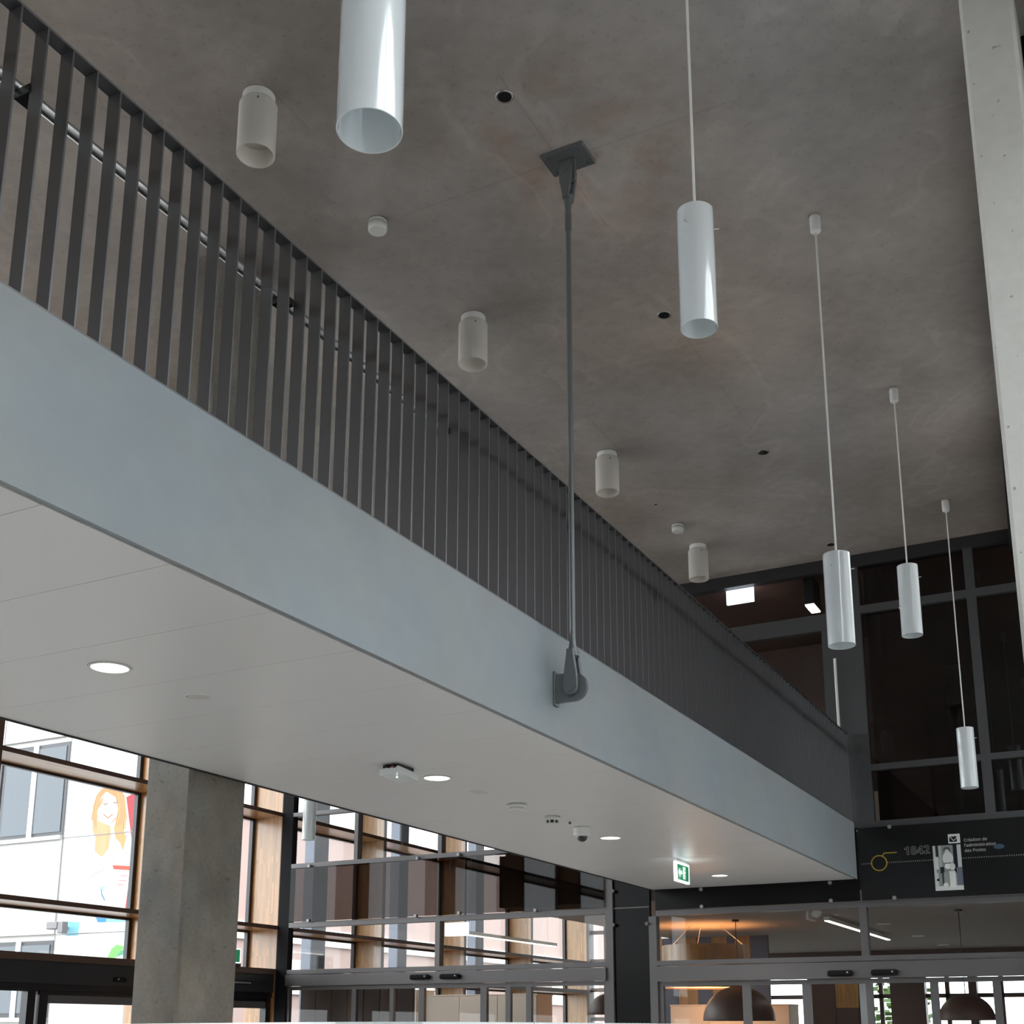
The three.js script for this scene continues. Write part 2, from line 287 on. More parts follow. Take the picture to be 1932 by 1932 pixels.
// dark metal entrance doors below the lowest transom
{
  const d = structure('door_4', 'black framed glass entrance doors below the oak facade', 'door');
  for (let k = 4; k + 1 < finZ.length; k++) {
    const a = finZ[k] + 0.035, b = finZ[k + 1] - 0.035, m = a + (b - a) * 0.67;
    box('header_panel', d, M.frameDark, XWI - 0.12, XWI - 0.03, 2.09, 2.335, a, b);
    box('track', d, M.black, XWI - 0.14, XWI - 0.05, 2.02, 2.09, a, b);
    box('top_rail', d, M.frame, XWI - 0.16, XWI - 0.08, 1.877, 1.967, a, m - 0.02); box('seal', d, M.black, XWI - 0.15, XWI - 0.09, 1.967, 2.02, a, m); box('top_rail', d, M.frameDark, XWI - 0.16, XWI - 0.08, 2.0, 2.03, m, b);
    for (const [z, hw] of [[a + 0.05, 0.05], [m - 0.07, 0.06], [m + 0.1, 0.055], [b - 0.05, 0.05]]) box('stile', d, M.black, XWI - 0.17, XWI - 0.07, 0.02, 2.02, z - hw, z + hw);
    paneX(d, M.glass, XWI - 0.12, 0.05, 1.877, a + 0.1, m - 0.13); paneX(d, M.glass, XWI - 0.12, 0.05, 2.0, m + 0.155, b - 0.1);
  }
}
{ const s = thing('door_sensor', 'small black oval sensor above the entrance doors by the concrete column', 'sensor', [XWI - 0.02, 2.165, -11.1]);
  const g = new RoundedBoxGeometry(0.05, 0.055, 0.2, 4, 0.024); mesh('housing', g, M.matteBlack, s); mesh('lens', new THREE.SphereGeometry(0.012, 12, 8).translate(0.024, 0.006, 0.05), M.inox, s); }
{ const s = thing('door_closer', 'silver door closer arm on the black door behind the concrete column', 'door closer', [XWI - 0.02, 2.2, -13.2]);
  rbox('body', s, M.black, -0.05, 0.0, -0.03, 0.03, -0.25, -0.02, 0.008); rbox('arm', s, M.inox, 0.0, 0.018, -0.006, 0.014, -0.28, 0.28, 0.004); }

// ---------------------------------------------------------------- footbridge
{
  const b = thing('footbridge', 'suspended footbridge with grey steel fascia and white panelled soffit', 'footbridge');
  box('fascia', b, M.steel, XF - 0.02, XF, SOF, FTOP, -13.928, REAR - 0.1);
  box('fascia', b, M.steel, XL, XL + 0.02, SOF, FTOP, -13.928, REAR - 0.1);
  box('deck', b, M.gap, XL + 0.02, XF - 0.02, SOF + 0.06, FTOP - 0.02, -13.928, REAR - 0.1);
  box('edge_channel', b, M.gap, XF - 0.04, XF - 0.02, SOF + 0.012, SOF + 0.06, -13.928, REAR - 0.1);
  const zs = []; for (let z = -2.556; z > -13.9; z -= 0.586) zs.push(z); for (let z = -2.556 + 0.586; z < REAR - 0.2; z += 0.586) zs.unshift(z);
  zs.push(-13.928); zs.unshift(REAR - 0.1);
  for (let k = 0; k + 1 < zs.length; k++) box('soffit_panel', b, M.soffit, XL + 0.022, XF - 0.04, SOF + 0.002, SOF + 0.02, zs[k + 1] + 0.0016, zs[k] - 0.0016);
  box('edge_trim', b, M.gap, XL - 0.001, XL + 0.022, SOF - 0.004, SOF + 0.002, -13.928, REAR - 0.1);
}
{
  const r = thing('railing', 'dark flat bar railing with steel handrail along the footbridge', 'railing');
  const D = 0.06, T = 0.0075;
  rbox('top_rail', r, M.barDark, XF - D, XF, RAIL - 0.008, RAIL, -13.928, 0.6, 0.002);
  rbox('bottom_rail', r, M.barDark, XF - D, XF, FTOP, FTOP + 0.008, -13.928, 0.6, 0.002);
  const g = boxGeo(XF - D, XF, FTOP + 0.008, RAIL - 0.008, -T / 2, T / 2);
  for (let z = -2.26 + 26 * 0.1096; z > -13.92; z -= 0.1096) { const m = mesh('baluster', g, M.barDark, r); m.position.z = z; }
  const hand = mesh('handrail', bar([XF - 0.13, 4.68, 0.6], [XF - 0.13, 4.68, -13.925], 0.0215, 16), M.inox, r); void hand;
  for (let z = -2.39 + 1.366; z > -13.9; z -= 1.366) rbox('bracket', r, M.black, XF - 0.13, XF - 0.055, 4.625, 4.662, z - 0.03, z + 0.03, 0.004);
}
// hanger: ceiling plate, clevis, rod, clevis, lug
{
  const X = -2.885, Z = -6.245, h = thing('hanger_rod', 'grey steel hanger rod from ceiling plate to bridge fascia', 'hanger rod');
  rbox('ceiling_plate', h, M.castSteel, -3.03, -2.735, CEIL - 0.022, CEIL - 0.001, Z - 0.108, Z + 0.108, 0.004);
  for (const [dx, dz] of [[-0.11, -0.075], [0.11, -0.075], [-0.11, 0.075], [0.11, 0.075]]) mesh('bolt', cylGeo(0.012, 0.012, CEIL - 0.034, CEIL - 0.022, X + dx, Z + dz, 6), M.castSteel, h);
  mesh('rod', cylGeo(0.0165, 0.0165, 3.76, 6.56, X, Z, 20), M.castSteel, h);
  mesh('sleeve', cylGeo(0.021, 0.022, 6.5, 6.62, X, Z, 20), M.castSteel, h);
  // tapered socket and a fork of two teardrop prongs
  const strip = (g) => { const q = g.index ? g.toNonIndexed() : g; q.deleteAttribute('uv'); return q; };
  const socket = (y0, y1) => { const pts = []; for (let k = 0; k <= 10; k++) { const t = k / 10; pts.push([0.018 + 0.02 * Math.pow(t, 1.5), y0 + (y1 - y0) * t]); } pts.push([0, y1]); return strip(lathe(pts, 24).translate(X, 0, Z)); };
  const prong = (yn, ye, dz) => {   // from the neck to the eye
    const s = Math.sign(yn - ye), sh = new THREE.Shape(), w = 0.042;
    sh.moveTo(-0.017, yn); sh.bezierCurveTo(-0.02, yn - s * 0.06, -w, ye + s * 0.07, -w, ye); sh.absarc(0, ye, w, Math.PI, s > 0 ? 2 * Math.PI : 0, s < 0); sh.bezierCurveTo(w, ye + s * 0.07, 0.02, yn - s * 0.06, 0.017, yn);
    return strip(new THREE.ExtrudeGeometry(sh, { depth: 0.018, bevelEnabled: true, bevelSize: 0.004, bevelThickness: 0.004, bevelSegments: 2, curveSegments: 14 }).translate(X, 0, Z + dz - 0.009));
  };
  mesh('upper_clevis', mergeGeometries([socket(6.62, 6.75), prong(6.72, 6.925, -0.033), prong(6.72, 6.925, 0.033)]), M.castSteel, h);
  rbox('upper_lug', h, M.castSteel, X - 0.055, X + 0.055, 6.85, CEIL - 0.02, Z - 0.015, Z + 0.015, 0.004);
  const pinU = new THREE.CylinderGeometry(0.026, 0.026, 0.1, 20); pinU.rotateX(Math.PI / 2); pinU.translate(X, 6.925, Z); mesh('upper_pin', pinU, M.castSteel, h);
  mesh('lower_clevis', mergeGeometries([socket(3.8, 3.69), prong(3.73, 3.505, -0.034), prong(3.73, 3.505, 0.034)]), M.castSteel, h);
  const ls = new THREE.Shape(); ls.moveTo(XF + 0.004, 3.43); ls.lineTo(X + 0.01, 3.43); ls.absarc(X + 0.01, 3.51, 0.08, -Math.PI / 2, Math.PI / 2, false); ls.lineTo(XF + 0.004, 3.6); ls.lineTo(XF + 0.004, 3.425);
  const lg = new THREE.ExtrudeGeometry(ls, { depth: 0.024, bevelEnabled: true, bevelSize: 0.002, bevelThickness: 0.002, bevelSegments: 1, curveSegments: 20 }); lg.translate(0, 0, Z - 0.012); mesh('lower_lug', lg, M.castSteel, h);
  rbox('fascia_plate', h, M.castSteel, XF + 0.001, XF + 0.013, 3.41, 3.615, Z - 0.03, Z + 0.03, 0.003);
  const pin = new THREE.CylinderGeometry(0.03, 0.03, 0.112, 24); pin.rotateX(Math.PI / 2); pin.translate(X, 3.505, Z); mesh('lower_pin', pin, M.castSteel, h);
}

// ---------------------------------------------------------------- lamps
const TUBE_H = 0.61, TUBE_R = 0.0855;
function pendant(label, x, z, bottom, rodTop = CEIL) {
  const t = thing('pendant_lamp', label, 'lamp', [x, bottom, z], 'white tube pendant lamps');
  const R = TUBE_R, w = 0.004, H = TUBE_H;
  mesh('tube', lathe([[R - w, 0.002], [R - 0.002, 0], [R, 0.002], [R, H - 0.002], [R - 0.002, H], [R - w, H - 0.002], [R - w, 0.002]], 56), M.acrylic, t);
  mesh('socket', lathe([[0, 0.27], [0.02, 0.27], [0.024, 0.29], [0.024, 0.42], [0.03, 0.44], [0.03, 0.5], [0, 0.5]], 20), M.whitePaint, t);
  mesh('bulb', lathe([[0, 0.1], [0.014, 0.105], [0.02, 0.13], [0.02, 0.25], [0.018, 0.27], [0, 0.27]], 18), M.frosted, t);
  mesh('spider', mergeGeometries([bar([-R + 0.001, H - 0.1, 0], [R - 0.001, H - 0.1, 0], 0.004, 8), bar([0, H - 0.1, -R + 0.001], [0, H - 0.1, R - 0.001], 0.004, 8)]), M.whitePaint, t);
  for (const a of [0.35, 2.45, 4.54]) mesh('screw', bar([Math.cos(a) * (R - 0.004), H - 0.1, -Math.sin(a) * (R - 0.004)], [Math.cos(a) * (R + 0.022), H - 0.1, -Math.sin(a) * (R + 0.022)], 0.0035, 8), M.inox, t);
  const top = rodTop - bottom;
  mesh('rod', cylGeo(0.0065, 0.0065, H - 0.13, top - 0.05, 0, 0, 10), M.whitePaint, t);
  mesh('canopy', lathe([[0, top - 0.135], [0.022, top - 0.135], [0.036, top - 0.12], [0.038, top - 0.02], [0.034, top - 0.001], [0, top - 0.001]], 24), M.whitePaint, t);
}
pendant('large white tube lamp cut off by the top edge beside the bridge', -1.597, -2.25, 3.838);
pendant('white tube lamp hanging high between hanger rod and pale column', -1.61, -4.9, 4.716);
pendant('white tube lamp hanging in front of the bridge door handle', -1.632, -7.56, 3.945);
pendant('shorter looking white tube lamp before the dark upper panes', -1.625, -10.22, 4.775);
pendant('lowest white tube lamp, farthest along the row near the timeline', -1.612, -12.87, 3.944);
pendant('white tube lamp under the bridge edge near the dark corner post', -9.732, -12.87, 3.976);

function ceilingTube(label, z, x) {
  const t = thing('ceiling_lamp', label, 'lamp', [x, 6.615, z], 'white cylinder lamps on the ceiling'), H = CEIL - 6.615, R = 0.113;
  mesh('shade', lathe([[R - 0.008, 0.003], [R - 0.003, 0], [R, 0.004], [R, H - 0.075], [R - 0.008, H - 0.06], [R - 0.018, H - 0.05], [R - 0.03, H - 0.05], [R - 0.008, H - 0.08], [R - 0.008, 0.003]], 44), M.frosted, t);
  mesh('ceiling_rose', lathe([[0, H - 0.055], [R - 0.022, H - 0.055], [R - 0.016, H - 0.05], [R - 0.016, H - 0.006], [R - 0.02, H - 0.001], [0, H - 0.001]], 36), M.whitePaint, t);
  mesh('diffuser', lathe([[0, 0.12], [R - 0.012, 0.12], [R - 0.012, 0.126], [0, 0.126]], 32), M.frosted, t);
  for (const a of [0.9, 3.0, 5.1]) mesh('screw', bar([Math.cos(a) * (R - 0.002), H - 0.1, Math.sin(a) * (R - 0.002)], [Math.cos(a) * (R + 0.007), H - 0.1, Math.sin(a) * (R + 0.007)], 0.006, 8), M.castSteel, t);
}
ceilingTube('white cylinder lamp on the ceiling closest to the large tube lamp', -4.9, -4.29);
ceilingTube('white cylinder lamp on the ceiling just behind the hanger rod', -7.56, -4.32);
ceilingTube('white cylinder lamp on the ceiling, third along the railing', -10.22, -4.335);
ceilingTube('white cylinder lamp on the ceiling farthest along, near the back wall', -12.87, -4.345);

function detectorPuck(label, x, z) {
  const t = thing('smoke_detector', label, 'detector', [x, CEIL - 0.085, z], 'white pucks on the concrete ceiling');
  mesh('body', lathe([[0, 0], [0.055, 0], [0.063, 0.006], [0.066, 0.02], [0.066, 0.06], [0, 0.06]], 32), M.whitePaint, t);
  mesh('base', lathe([[0, 0.06], [0.064, 0.06], [0.064, 0.084], [0, 0.084]], 32), M.whitePaint, t);
}
detectorPuck('white puck detector on the concrete ceiling close to the hanger rod', -4.318, -6.215);
detectorPuck('small white puck detector on the concrete ceiling by the farthest cylinder lamp', -4.34, -12.19);
function ceilingSocket(label, x, z, r = 0.055) {
  const t = thing('ceiling_socket', label, 'socket', [x, CEIL, z], 'black recessed sockets in the concrete ceiling');
  mesh('ring', lathe([[r - 0.012, -0.004], [r - 0.004, -0.007], [r, -0.004], [r, -0.0005], [r - 0.012, -0.0005]], 32), M.inox, t);
  mesh('cup', lathe([[0, -0.002], [r - 0.01, -0.002], [r - 0.01, -0.0006], [0, -0.0006]], 28), M.black, t);
}
ceilingSocket('black round socket in the ceiling beside the large tube lamp', -2.989, -5.583);
ceilingSocket('black round socket in the ceiling just beside the high tube lamp', -2.982, -8.22);
ceilingSocket('black round socket in the open middle of the far ceiling', -2.984, -10.891);
ceilingSocket('black round socket in the ceiling right by the back wall head', -2.973, -13.54);
ceilingSocket('tiny black socket in the ceiling above the far puck detector', -4.351, -11.554, 0.022);

// downlights in the soffit
function downlight(label, x, z) {
  const t = thing('downlight', label, 'lamp', [x, SOF, z], 'round downlights in the white soffit');
  mesh('trim_ring', lathe([[0.085, 0.001], [0.088, -0.004], [0.098, -0.003], [0.1, 0.001], [0.085, 0.001]], 40), M.whitePaint, t);
  mesh('lens', lathe([[0, -0.001], [0.084, -0.001], [0.084, 0.0015], [0, 0.0015]], 36), M.glow, t);
  const l = new THREE.SpotLight(0xfff0dc, 0.6, 0, 1.15, 0.6); l.position.set(0, -0.02, 0); l.target.position.set(0, -3, 0); l.castShadow = true; l.shadow.radius = 4; l.name = 'lamp_light'; t.add(l); t.add(l.target);
}
downlight('glowing round downlight in the soffit nearest the oak facade pane', -4.205, -4.008);
downlight('glowing round downlight beside the loose white box in the soffit', -4.2, -6.923);
downlight('glowing round downlight just past the dome camera', -4.225, -9.885);
downlight('glowing round downlight past the exit sign at the soffit end', -4.25, -12.923);
function blindCap(label, x, z) { const t = thing('cover_cap', label, 'cover cap', [x, SOF, z], 'flat cover caps in the soffit'); mesh('disc', lathe([[0, -0.004], [0.05, -0.004], [0.058, 0.001], [0, 0.001]], 28), M.frosted, t); mesh('rim', lathe([[0.056, 0.001], [0.059, -0.006], [0.063, -0.005], [0.066, 0.001]], 28), M.whitePaint, t); }
blindCap('flat round cap in the soffit close to the brightest downlight', -4.188, -4.587);
blindCap('flat round cap in the soffit before the pale smoke alarm', -4.186, -7.48);
{ // loose access box with cables
  const t = thing('junction_box', 'white junction box hanging loose from the soffit with cables showing', 'box', [-4.23, SOF, -6.5]);
  const lid = rbox('cover', t, M.whiteGloss, -0.075, 0.075, -0.075, -0.03, -0.12, 0.12, 0.01); lid.rotation.z = 0.1; lid.rotation.x = -0.06;
  rbox('base', t, M.black, -0.06, 0.06, -0.03, 0.0, -0.09, 0.09, 0.004);
  for (let k = 0; k < 3; k++) { const c = new THREE.CatmullRomCurve3([new THREE.Vector3(0.05 - k * 0.03, -0.006, 0.1), new THREE.Vector3(0.06 - k * 0.03, -0.025, 0.125), new THREE.Vector3(0.02, -0.028, 0.11), new THREE.Vector3(-0.04 + k * 0.02, -0.012, 0.1)]); mesh('cable', new THREE.TubeGeometry(c, 12, 0.005, 6), k === 1 ? std({ color: 0x9c4a34, roughness: 0.6 }) : M.black, t); }
  mesh('indicator', new THREE.SphereGeometry(0.006, 10, 8).translate(0.03, -0.08, 0.06), M.signWhite, t);
}
{ const t = thing('smoke_alarm', 'flat white smoke alarm in the soffit, first before the dome camera', 'detector', [-4.189, SOF, -8.05]);
  mesh('base', lathe([[0, 0], [0.075, 0], [0.075, -0.018], [0.07, -0.024], [0, -0.024]], 32), M.whitePaint, t); mesh('chamber', lathe([[0, -0.05], [0.042, -0.05], [0.05, -0.042], [0.052, -0.024], [0, -0.024]], 32), M.whitePaint, t); }
{ const t = thing('heat_detector', 'white detector with dark slots in the soffit beside the dome camera', 'detector', [-4.192, SOF, -8.66]);
  mesh('base', lathe([[0, 0], [0.06, 0], [0.06, -0.032], [0, -0.032]], 32), M.whitePaint, t); mesh('grille', lathe([[0, -0.032], [0.052, -0.032], [0.046, -0.05], [0, -0.05]], 28), M.black, t); mesh('cap', lathe([[0, -0.05], [0.046, -0.05], [0.04, -0.062], [0, -0.064]], 28), M.whitePaint, t);
  for (let k = 0; k < 8; k++) { const a = k * Math.PI / 4, g = boxGeo(-0.005, 0.005, -0.05, -0.032, 0.042, 0.053); g.rotateY(a); mesh('rib', g, M.whitePaint, t); }
  mesh('lamp_pin', new THREE.SphereGeometry(0.012, 12, 8).translate(0.03, -0.013, -0.26), M.castSteel, t); }
{ const t = thing('dome_camera', 'white dome camera with black glass ball under the soffit', 'camera', [-4.207, SOF, -9.25]);
  mesh('housing', lathe([[0, 0], [0.068, 0], [0.072, -0.008], [0.07, -0.06], [0.058, -0.075], [0, -0.075]], 36), M.whitePaint, t); mesh('dome', new THREE.SphereGeometry(0.046, 28, 18, 0, Math.PI * 2, Math.PI / 2, Math.PI / 2).translate(0, -0.073, 0), phy({ color: 0x101013, roughness: 0.08, clearcoat: 1 }), t); }

// running-man sign drawn as flat print
function signTex(w, h, draw) { const c = document.createElement('canvas'); c.width = w; c.height = h; draw(c.getContext('2d'), w, h); const t = new THREE.CanvasTexture(c); t.colorSpace = THREE.SRGBColorSpace; t.magFilter = THREE.LinearFilter; return t; }
const exitTex = signTex(256, 128, (x, w, h) => {
  x.fillStyle = '#0d6b45'; x.fillRect(0, 0, w, h); x.fillStyle = '#e9f6f0'; x.fillRect(128, 12, 60, 104); x.fillStyle = '#0d6b45'; x.fillRect(150, 26, 34, 90);
  x.fillStyle = '#e9f6f0'; x.strokeStyle = '#e9f6f0'; x.lineWidth = 11; x.lineCap = 'round';
  x.beginPath(); x.arc(168, 30, 9, 0, 7); x.fill(); x.beginPath(); x.moveTo(164, 46); x.lineTo(154, 74); x.lineTo(170, 92); x.lineTo(164, 112); x.moveTo(154, 74); x.lineTo(140, 96); x.moveTo(164, 50); x.lineTo(184, 62); x.moveTo(160, 52); x.lineTo(142, 60); x.stroke();
  x.beginPath(); x.moveTo(20, 64); x.lineTo(62, 26); x.lineTo(62, 50); x.lineTo(108, 50); x.lineTo(108, 78); x.lineTo(62, 78); x.lineTo(62, 102); x.closePath(); x.fill();
});
const exitMat = std({ map: exitTex, emissiveMap: exitTex, emissive: 0xffffff, emissiveIntensity: 0.12, roughness: 0.4 });
function exitPlate(parent, w, h, rotY, off) { const g = new THREE.PlaneGeometry(w, h); g.rotateY(rotY); g.translate(...off); return mesh('pictogram', g, exitMat, parent); }
{ const t = thing('exit_sign', 'green and white exit sign hanging from the white soffit', 'sign', [-4.2, 3.2, -11.59]);
  rbox('housing', t, M.signWhite, -0.014, 0.014, -0.195, -0.002, -0.19, 0.19, 0.004); rbox('top_bracket', t, M.whitePaint, -0.02, 0.02, -0.002, 0.022, -0.17, 0.17, 0.004);
  exitPlate(t, 0.32, 0.15, Math.PI / 2, [0.0155, -0.1, 0]); exitPlate(t, 0.32, 0.15, -Math.PI / 2, [-0.0155, -0.1, 0]);
  const l = new THREE.PointLight(0xf0fff6, 0.004, 0, 2); l.position.set(0.08, -0.1, 0); l.castShadow = true; l.shadow.radius = 3; t.add(l); }
{ const t = thing('exit_sign', 'small green exit sign standing on the oak transom behind the concrete column', 'sign', [XWI + 0.02, 2.41, -13.0]);
  rbox('stand', t, M.black, -0.03, 0.03, 0, 0.04, -0.19, 0.19, 0.006); rbox('housing', t, M.signWhite, -0.014, 0.014, 0.04, 0.235, -0.19, 0.19, 0.004); exitPlate(t, 0.35, 0.165, Math.PI / 2, [0.0155, 0.137, 0]); }

// ---------------------------------------------------------------- door sensors on the back partition
for (const [x0, x1, y0, y1, label] of [[-8.815, -8.516, 2.225, 2.29, 'black door sensor on the grey header, first past the dark corner post'], [-8.365, -8.06, 2.225, 2.29, 'black door sensor on the grey header below the smoked plate joint'], [-3.393, -3.111, 2.17, 2.235, 'black door sensor on the header before the mullion under the timeline'], [-2.921, -2.63, 2.17, 2.235, 'black door sensor on the header past the mullion under the timeline']]) {
  const t = thing('door_sensor', label, 'sensor', [(x0 + x1) / 2, (y0 + y1) / 2, ZB + 0.03], 'black sensors on the door headers'), w = x1 - x0;
  mesh('housing', new RoundedBoxGeometry(w, 0.066, 0.06, 4, 0.028).translate(0, 0, 0.03), M.matteBlack, t);
  mesh('lens', new THREE.SphereGeometry(0.011, 12, 8).translate(w * 0.3, 0.008, 0.058), M.inox, t);
}

// ---------------------------------------------------------------- print on the timeline plate (flat print)
{
  const W = 1536, H = 600, x0 = -2.97, x1 = -0.9, y0 = 2.985, y1 = 3.79, k = W / (x1 - x0);
  const X = (v) => (v - x0) * k, Y = (v) => (y1 - v) * (H / (y1 - y0));
  const tex = signTex(W, H, (c) => {
    c.fillStyle = '#222223'; c.fillRect(0, 0, W, H);
    c.strokeStyle = '#bba23a'; c.lineWidth = 9; const rc = atZ(1660, 1629, ZB), r = 0.082 * k;
    c.beginPath(); c.arc(X(rc.x), Y(rc.y), r, 0, 7); c.stroke();
    c.lineWidth = 8; c.beginPath(); c.moveTo(X(rc.x) + r * 0.45, Y(rc.y) - r * 0.9); c.lineTo(X(rc.x) + r * 0.75, Y(rc.y) - r * 1.3); c.lineTo(X(rc.x) + r * 2.4, Y(rc.y) - r * 1.3); c.stroke();
    // dotted line of small chevrons
    c.strokeStyle = '#b9b9b4'; c.lineWidth = 3; for (let x = 18; x < W; x += 17) { if (Math.abs(x - X(rc.x)) < r + 4) continue; c.beginPath(); c.moveTo(x - 3, Y(rc.y) - 5); c.lineTo(x + 3, Y(rc.y)); c.lineTo(x - 3, Y(rc.y) + 5); c.stroke(); }
    // year in outlined digits
    const yr = atZ(1731, 1605, ZB); c.font = 'bold 92px sans-serif'; c.textAlign = 'center'; c.textBaseline = 'middle'; c.strokeStyle = '#9a9a98'; c.lineWidth = 3.5; c.strokeText('1842', X(yr.x), Y(yr.y));
    // postman print: grey uniformed figure between doorposts
    const a = atZ(1760, 1597, ZB), b = atZ(1820, 1679, ZB), px = X(a.x), py = Y(a.y), pw = X(b.x) - px, ph = Y(b.y) - py;
    c.fillStyle = '#8d9190'; c.fillRect(px, py, pw, ph); const q = (col, u, v, w, h) => { c.fillStyle = col; c.fillRect(px + u * pw, py + v * ph, w * pw, h * ph); }, e = (col, u, v, rx, ry) => { c.fillStyle = col; c.beginPath(); c.ellipse(px + u * pw, py + v * ph, rx * pw, ry * ph, 0, 0, 7); c.fill(); };
    q('#c9cccb', 0.0, 0, 0.09, 1); q('#3a3d40', 0.1, 0, 0.1, 0.28); q('#d7dad8', 0.04, 0.25, 0.14, 0.28); q('#b3b7b5', 0.2, 0, 0.1, 0.6); q('#2b2e33', 0.72, 0, 0.14, 0.62); q('#c3c8c8', 0.86, 0, 0.14, 0.5); q('#6d7480', 0.8, 0.5, 0.2, 0.4); q('#d4d7d4', 0, 0.9, 1, 0.1);
    e('#5d6062', 0.5, 0.1, 0.13, 0.06); e('#cfd1ce', 0.5, 0.14, 0.08, 0.045); e('#dcdfdc', 0.52, 0.3, 0.19, 0.15); q('#30333a', 0.22, 0.48, 0.14, 0.14); q('#787b7b', 0.38, 0.39, 0.34, 0.025); e('#eef0ed', 0.5, 0.47, 0.12, 0.06); e('#d9dcd9', 0.66, 0.48, 0.1, 0.08);
    q('#9a9d9c', 0.34, 0.6, 0.16, 0.32); q('#3b3e42', 0.27, 0.6, 0.06, 0.3); q('#e1e4e0', 0.53, 0.58, 0.22, 0.36); e('#e0e2df', 0.38, 0.88, 0.09, 0.05); q('#c9cdca', 0.0, 0.6, 0.14, 0.32); e('#2d2f33', 0.12, 0.76, 0.05, 0.03);
    // envelope emblem
    const ea = atZ(1789, 1575, ZB), eb = atZ(1813, 1591, ZB), ex = X(ea.x), ey = Y(ea.y), ew = X(eb.x) - ex, eh = Y(eb.y) - ey; c.fillStyle = '#d9dad8'; c.fillRect(ex, ey, ew, eh); c.fillStyle = '#2a2b2c'; c.fillRect(ex + ew * 0.1, ey + eh * 0.26, ew * 0.62, eh * 0.58); c.strokeStyle = '#d9dad8'; c.lineWidth = 5; c.beginPath(); c.moveTo(ex + 6, ey + 10); c.lineTo(ex + ew * 0.45, ey + eh * 0.72); c.lineTo(ex + ew - 6, ey + 12); c.stroke();
    // caption
    const ta = atZ(1819, 1586, ZB); c.textAlign = 'left'; c.fillStyle = '#c3c3c0'; c.font = '34px sans-serif'; ['Création de', 'l’administration', 'des Postes'].forEach((s, i) => c.fillText(s, X(ta.x), Y(ta.y) + i * 42));
    const ba = atZ(1876, 1594, ZB); c.fillStyle = '#46596b'; c.beginPath(); c.ellipse(X(ba.x) + 36, Y(ba.y) + 18, 40, 20, 0, 0, 7); c.fill();
  });
  const g = new THREE.PlaneGeometry(x1 - x0, y1 - y0); g.translate((x0 + x1) / 2, (y0 + y1) / 2, ZB + 0.0352);
  mesh('print', g, phy({ map: tex, roughness: 0.12, specularIntensity: 0.45 }), timeline);
}

// ---------------------------------------------------------------- pale partition whose top edge just reaches the frame
{
  const t = thing('kiosk_screen', 'white panelled kiosk screen with rounded corner along the bottom edge', 'screen');
  const pts = [[-5.35, -4.72], [-4.66, -4.37], [-3.85, -3.95], [-3.08, -3.53], [-2.5, -3.18], [-2.05, -2.96], [-1.84, -3.0], [-1.72, -3.26], [-1.64, -3.65], [-1.6, -4.1], [-1.57, -4.8], [-1.56, -5.6], [-1.56, -6.4]];
  const cv = new THREE.CatmullRomCurve3(pts.map(([x, z]) => new THREE.Vector3(x, 0, z)), false, 'centripetal'), N = 12;
  for (let k = 0; k < N; k++) {
    const A = [], B = [], S = 5;
    for (let i = 0; i <= S; i++) { const u = (k + (0.004 + 0.992 * i / S)) / N, p = cv.getPointAt(u), d = cv.getTangentAt(u), nx = d.z, nz = -d.x; A.push(new THREE.Vector2(p.x, -p.z)); B.unshift(new THREE.Vector2(p.x + nx * -0.035, -(p.z + nz * -0.035))); }
    const g = new THREE.ExtrudeGeometry(new THREE.Shape([...A, ...B]), { depth: 1.56, bevelEnabled: false }); g.rotateX(-Math.PI / 2); g.translate(0, 0.06, 0); mesh('panel', g, M.whiteGloss, t);
    const a = cv.getPointAt((k + 0.5) / N); mesh('foot', cylGeo(0.03, 0.03, 0.0, 0.06, a.x, a.z, 12), M.frame, t);
  }
}

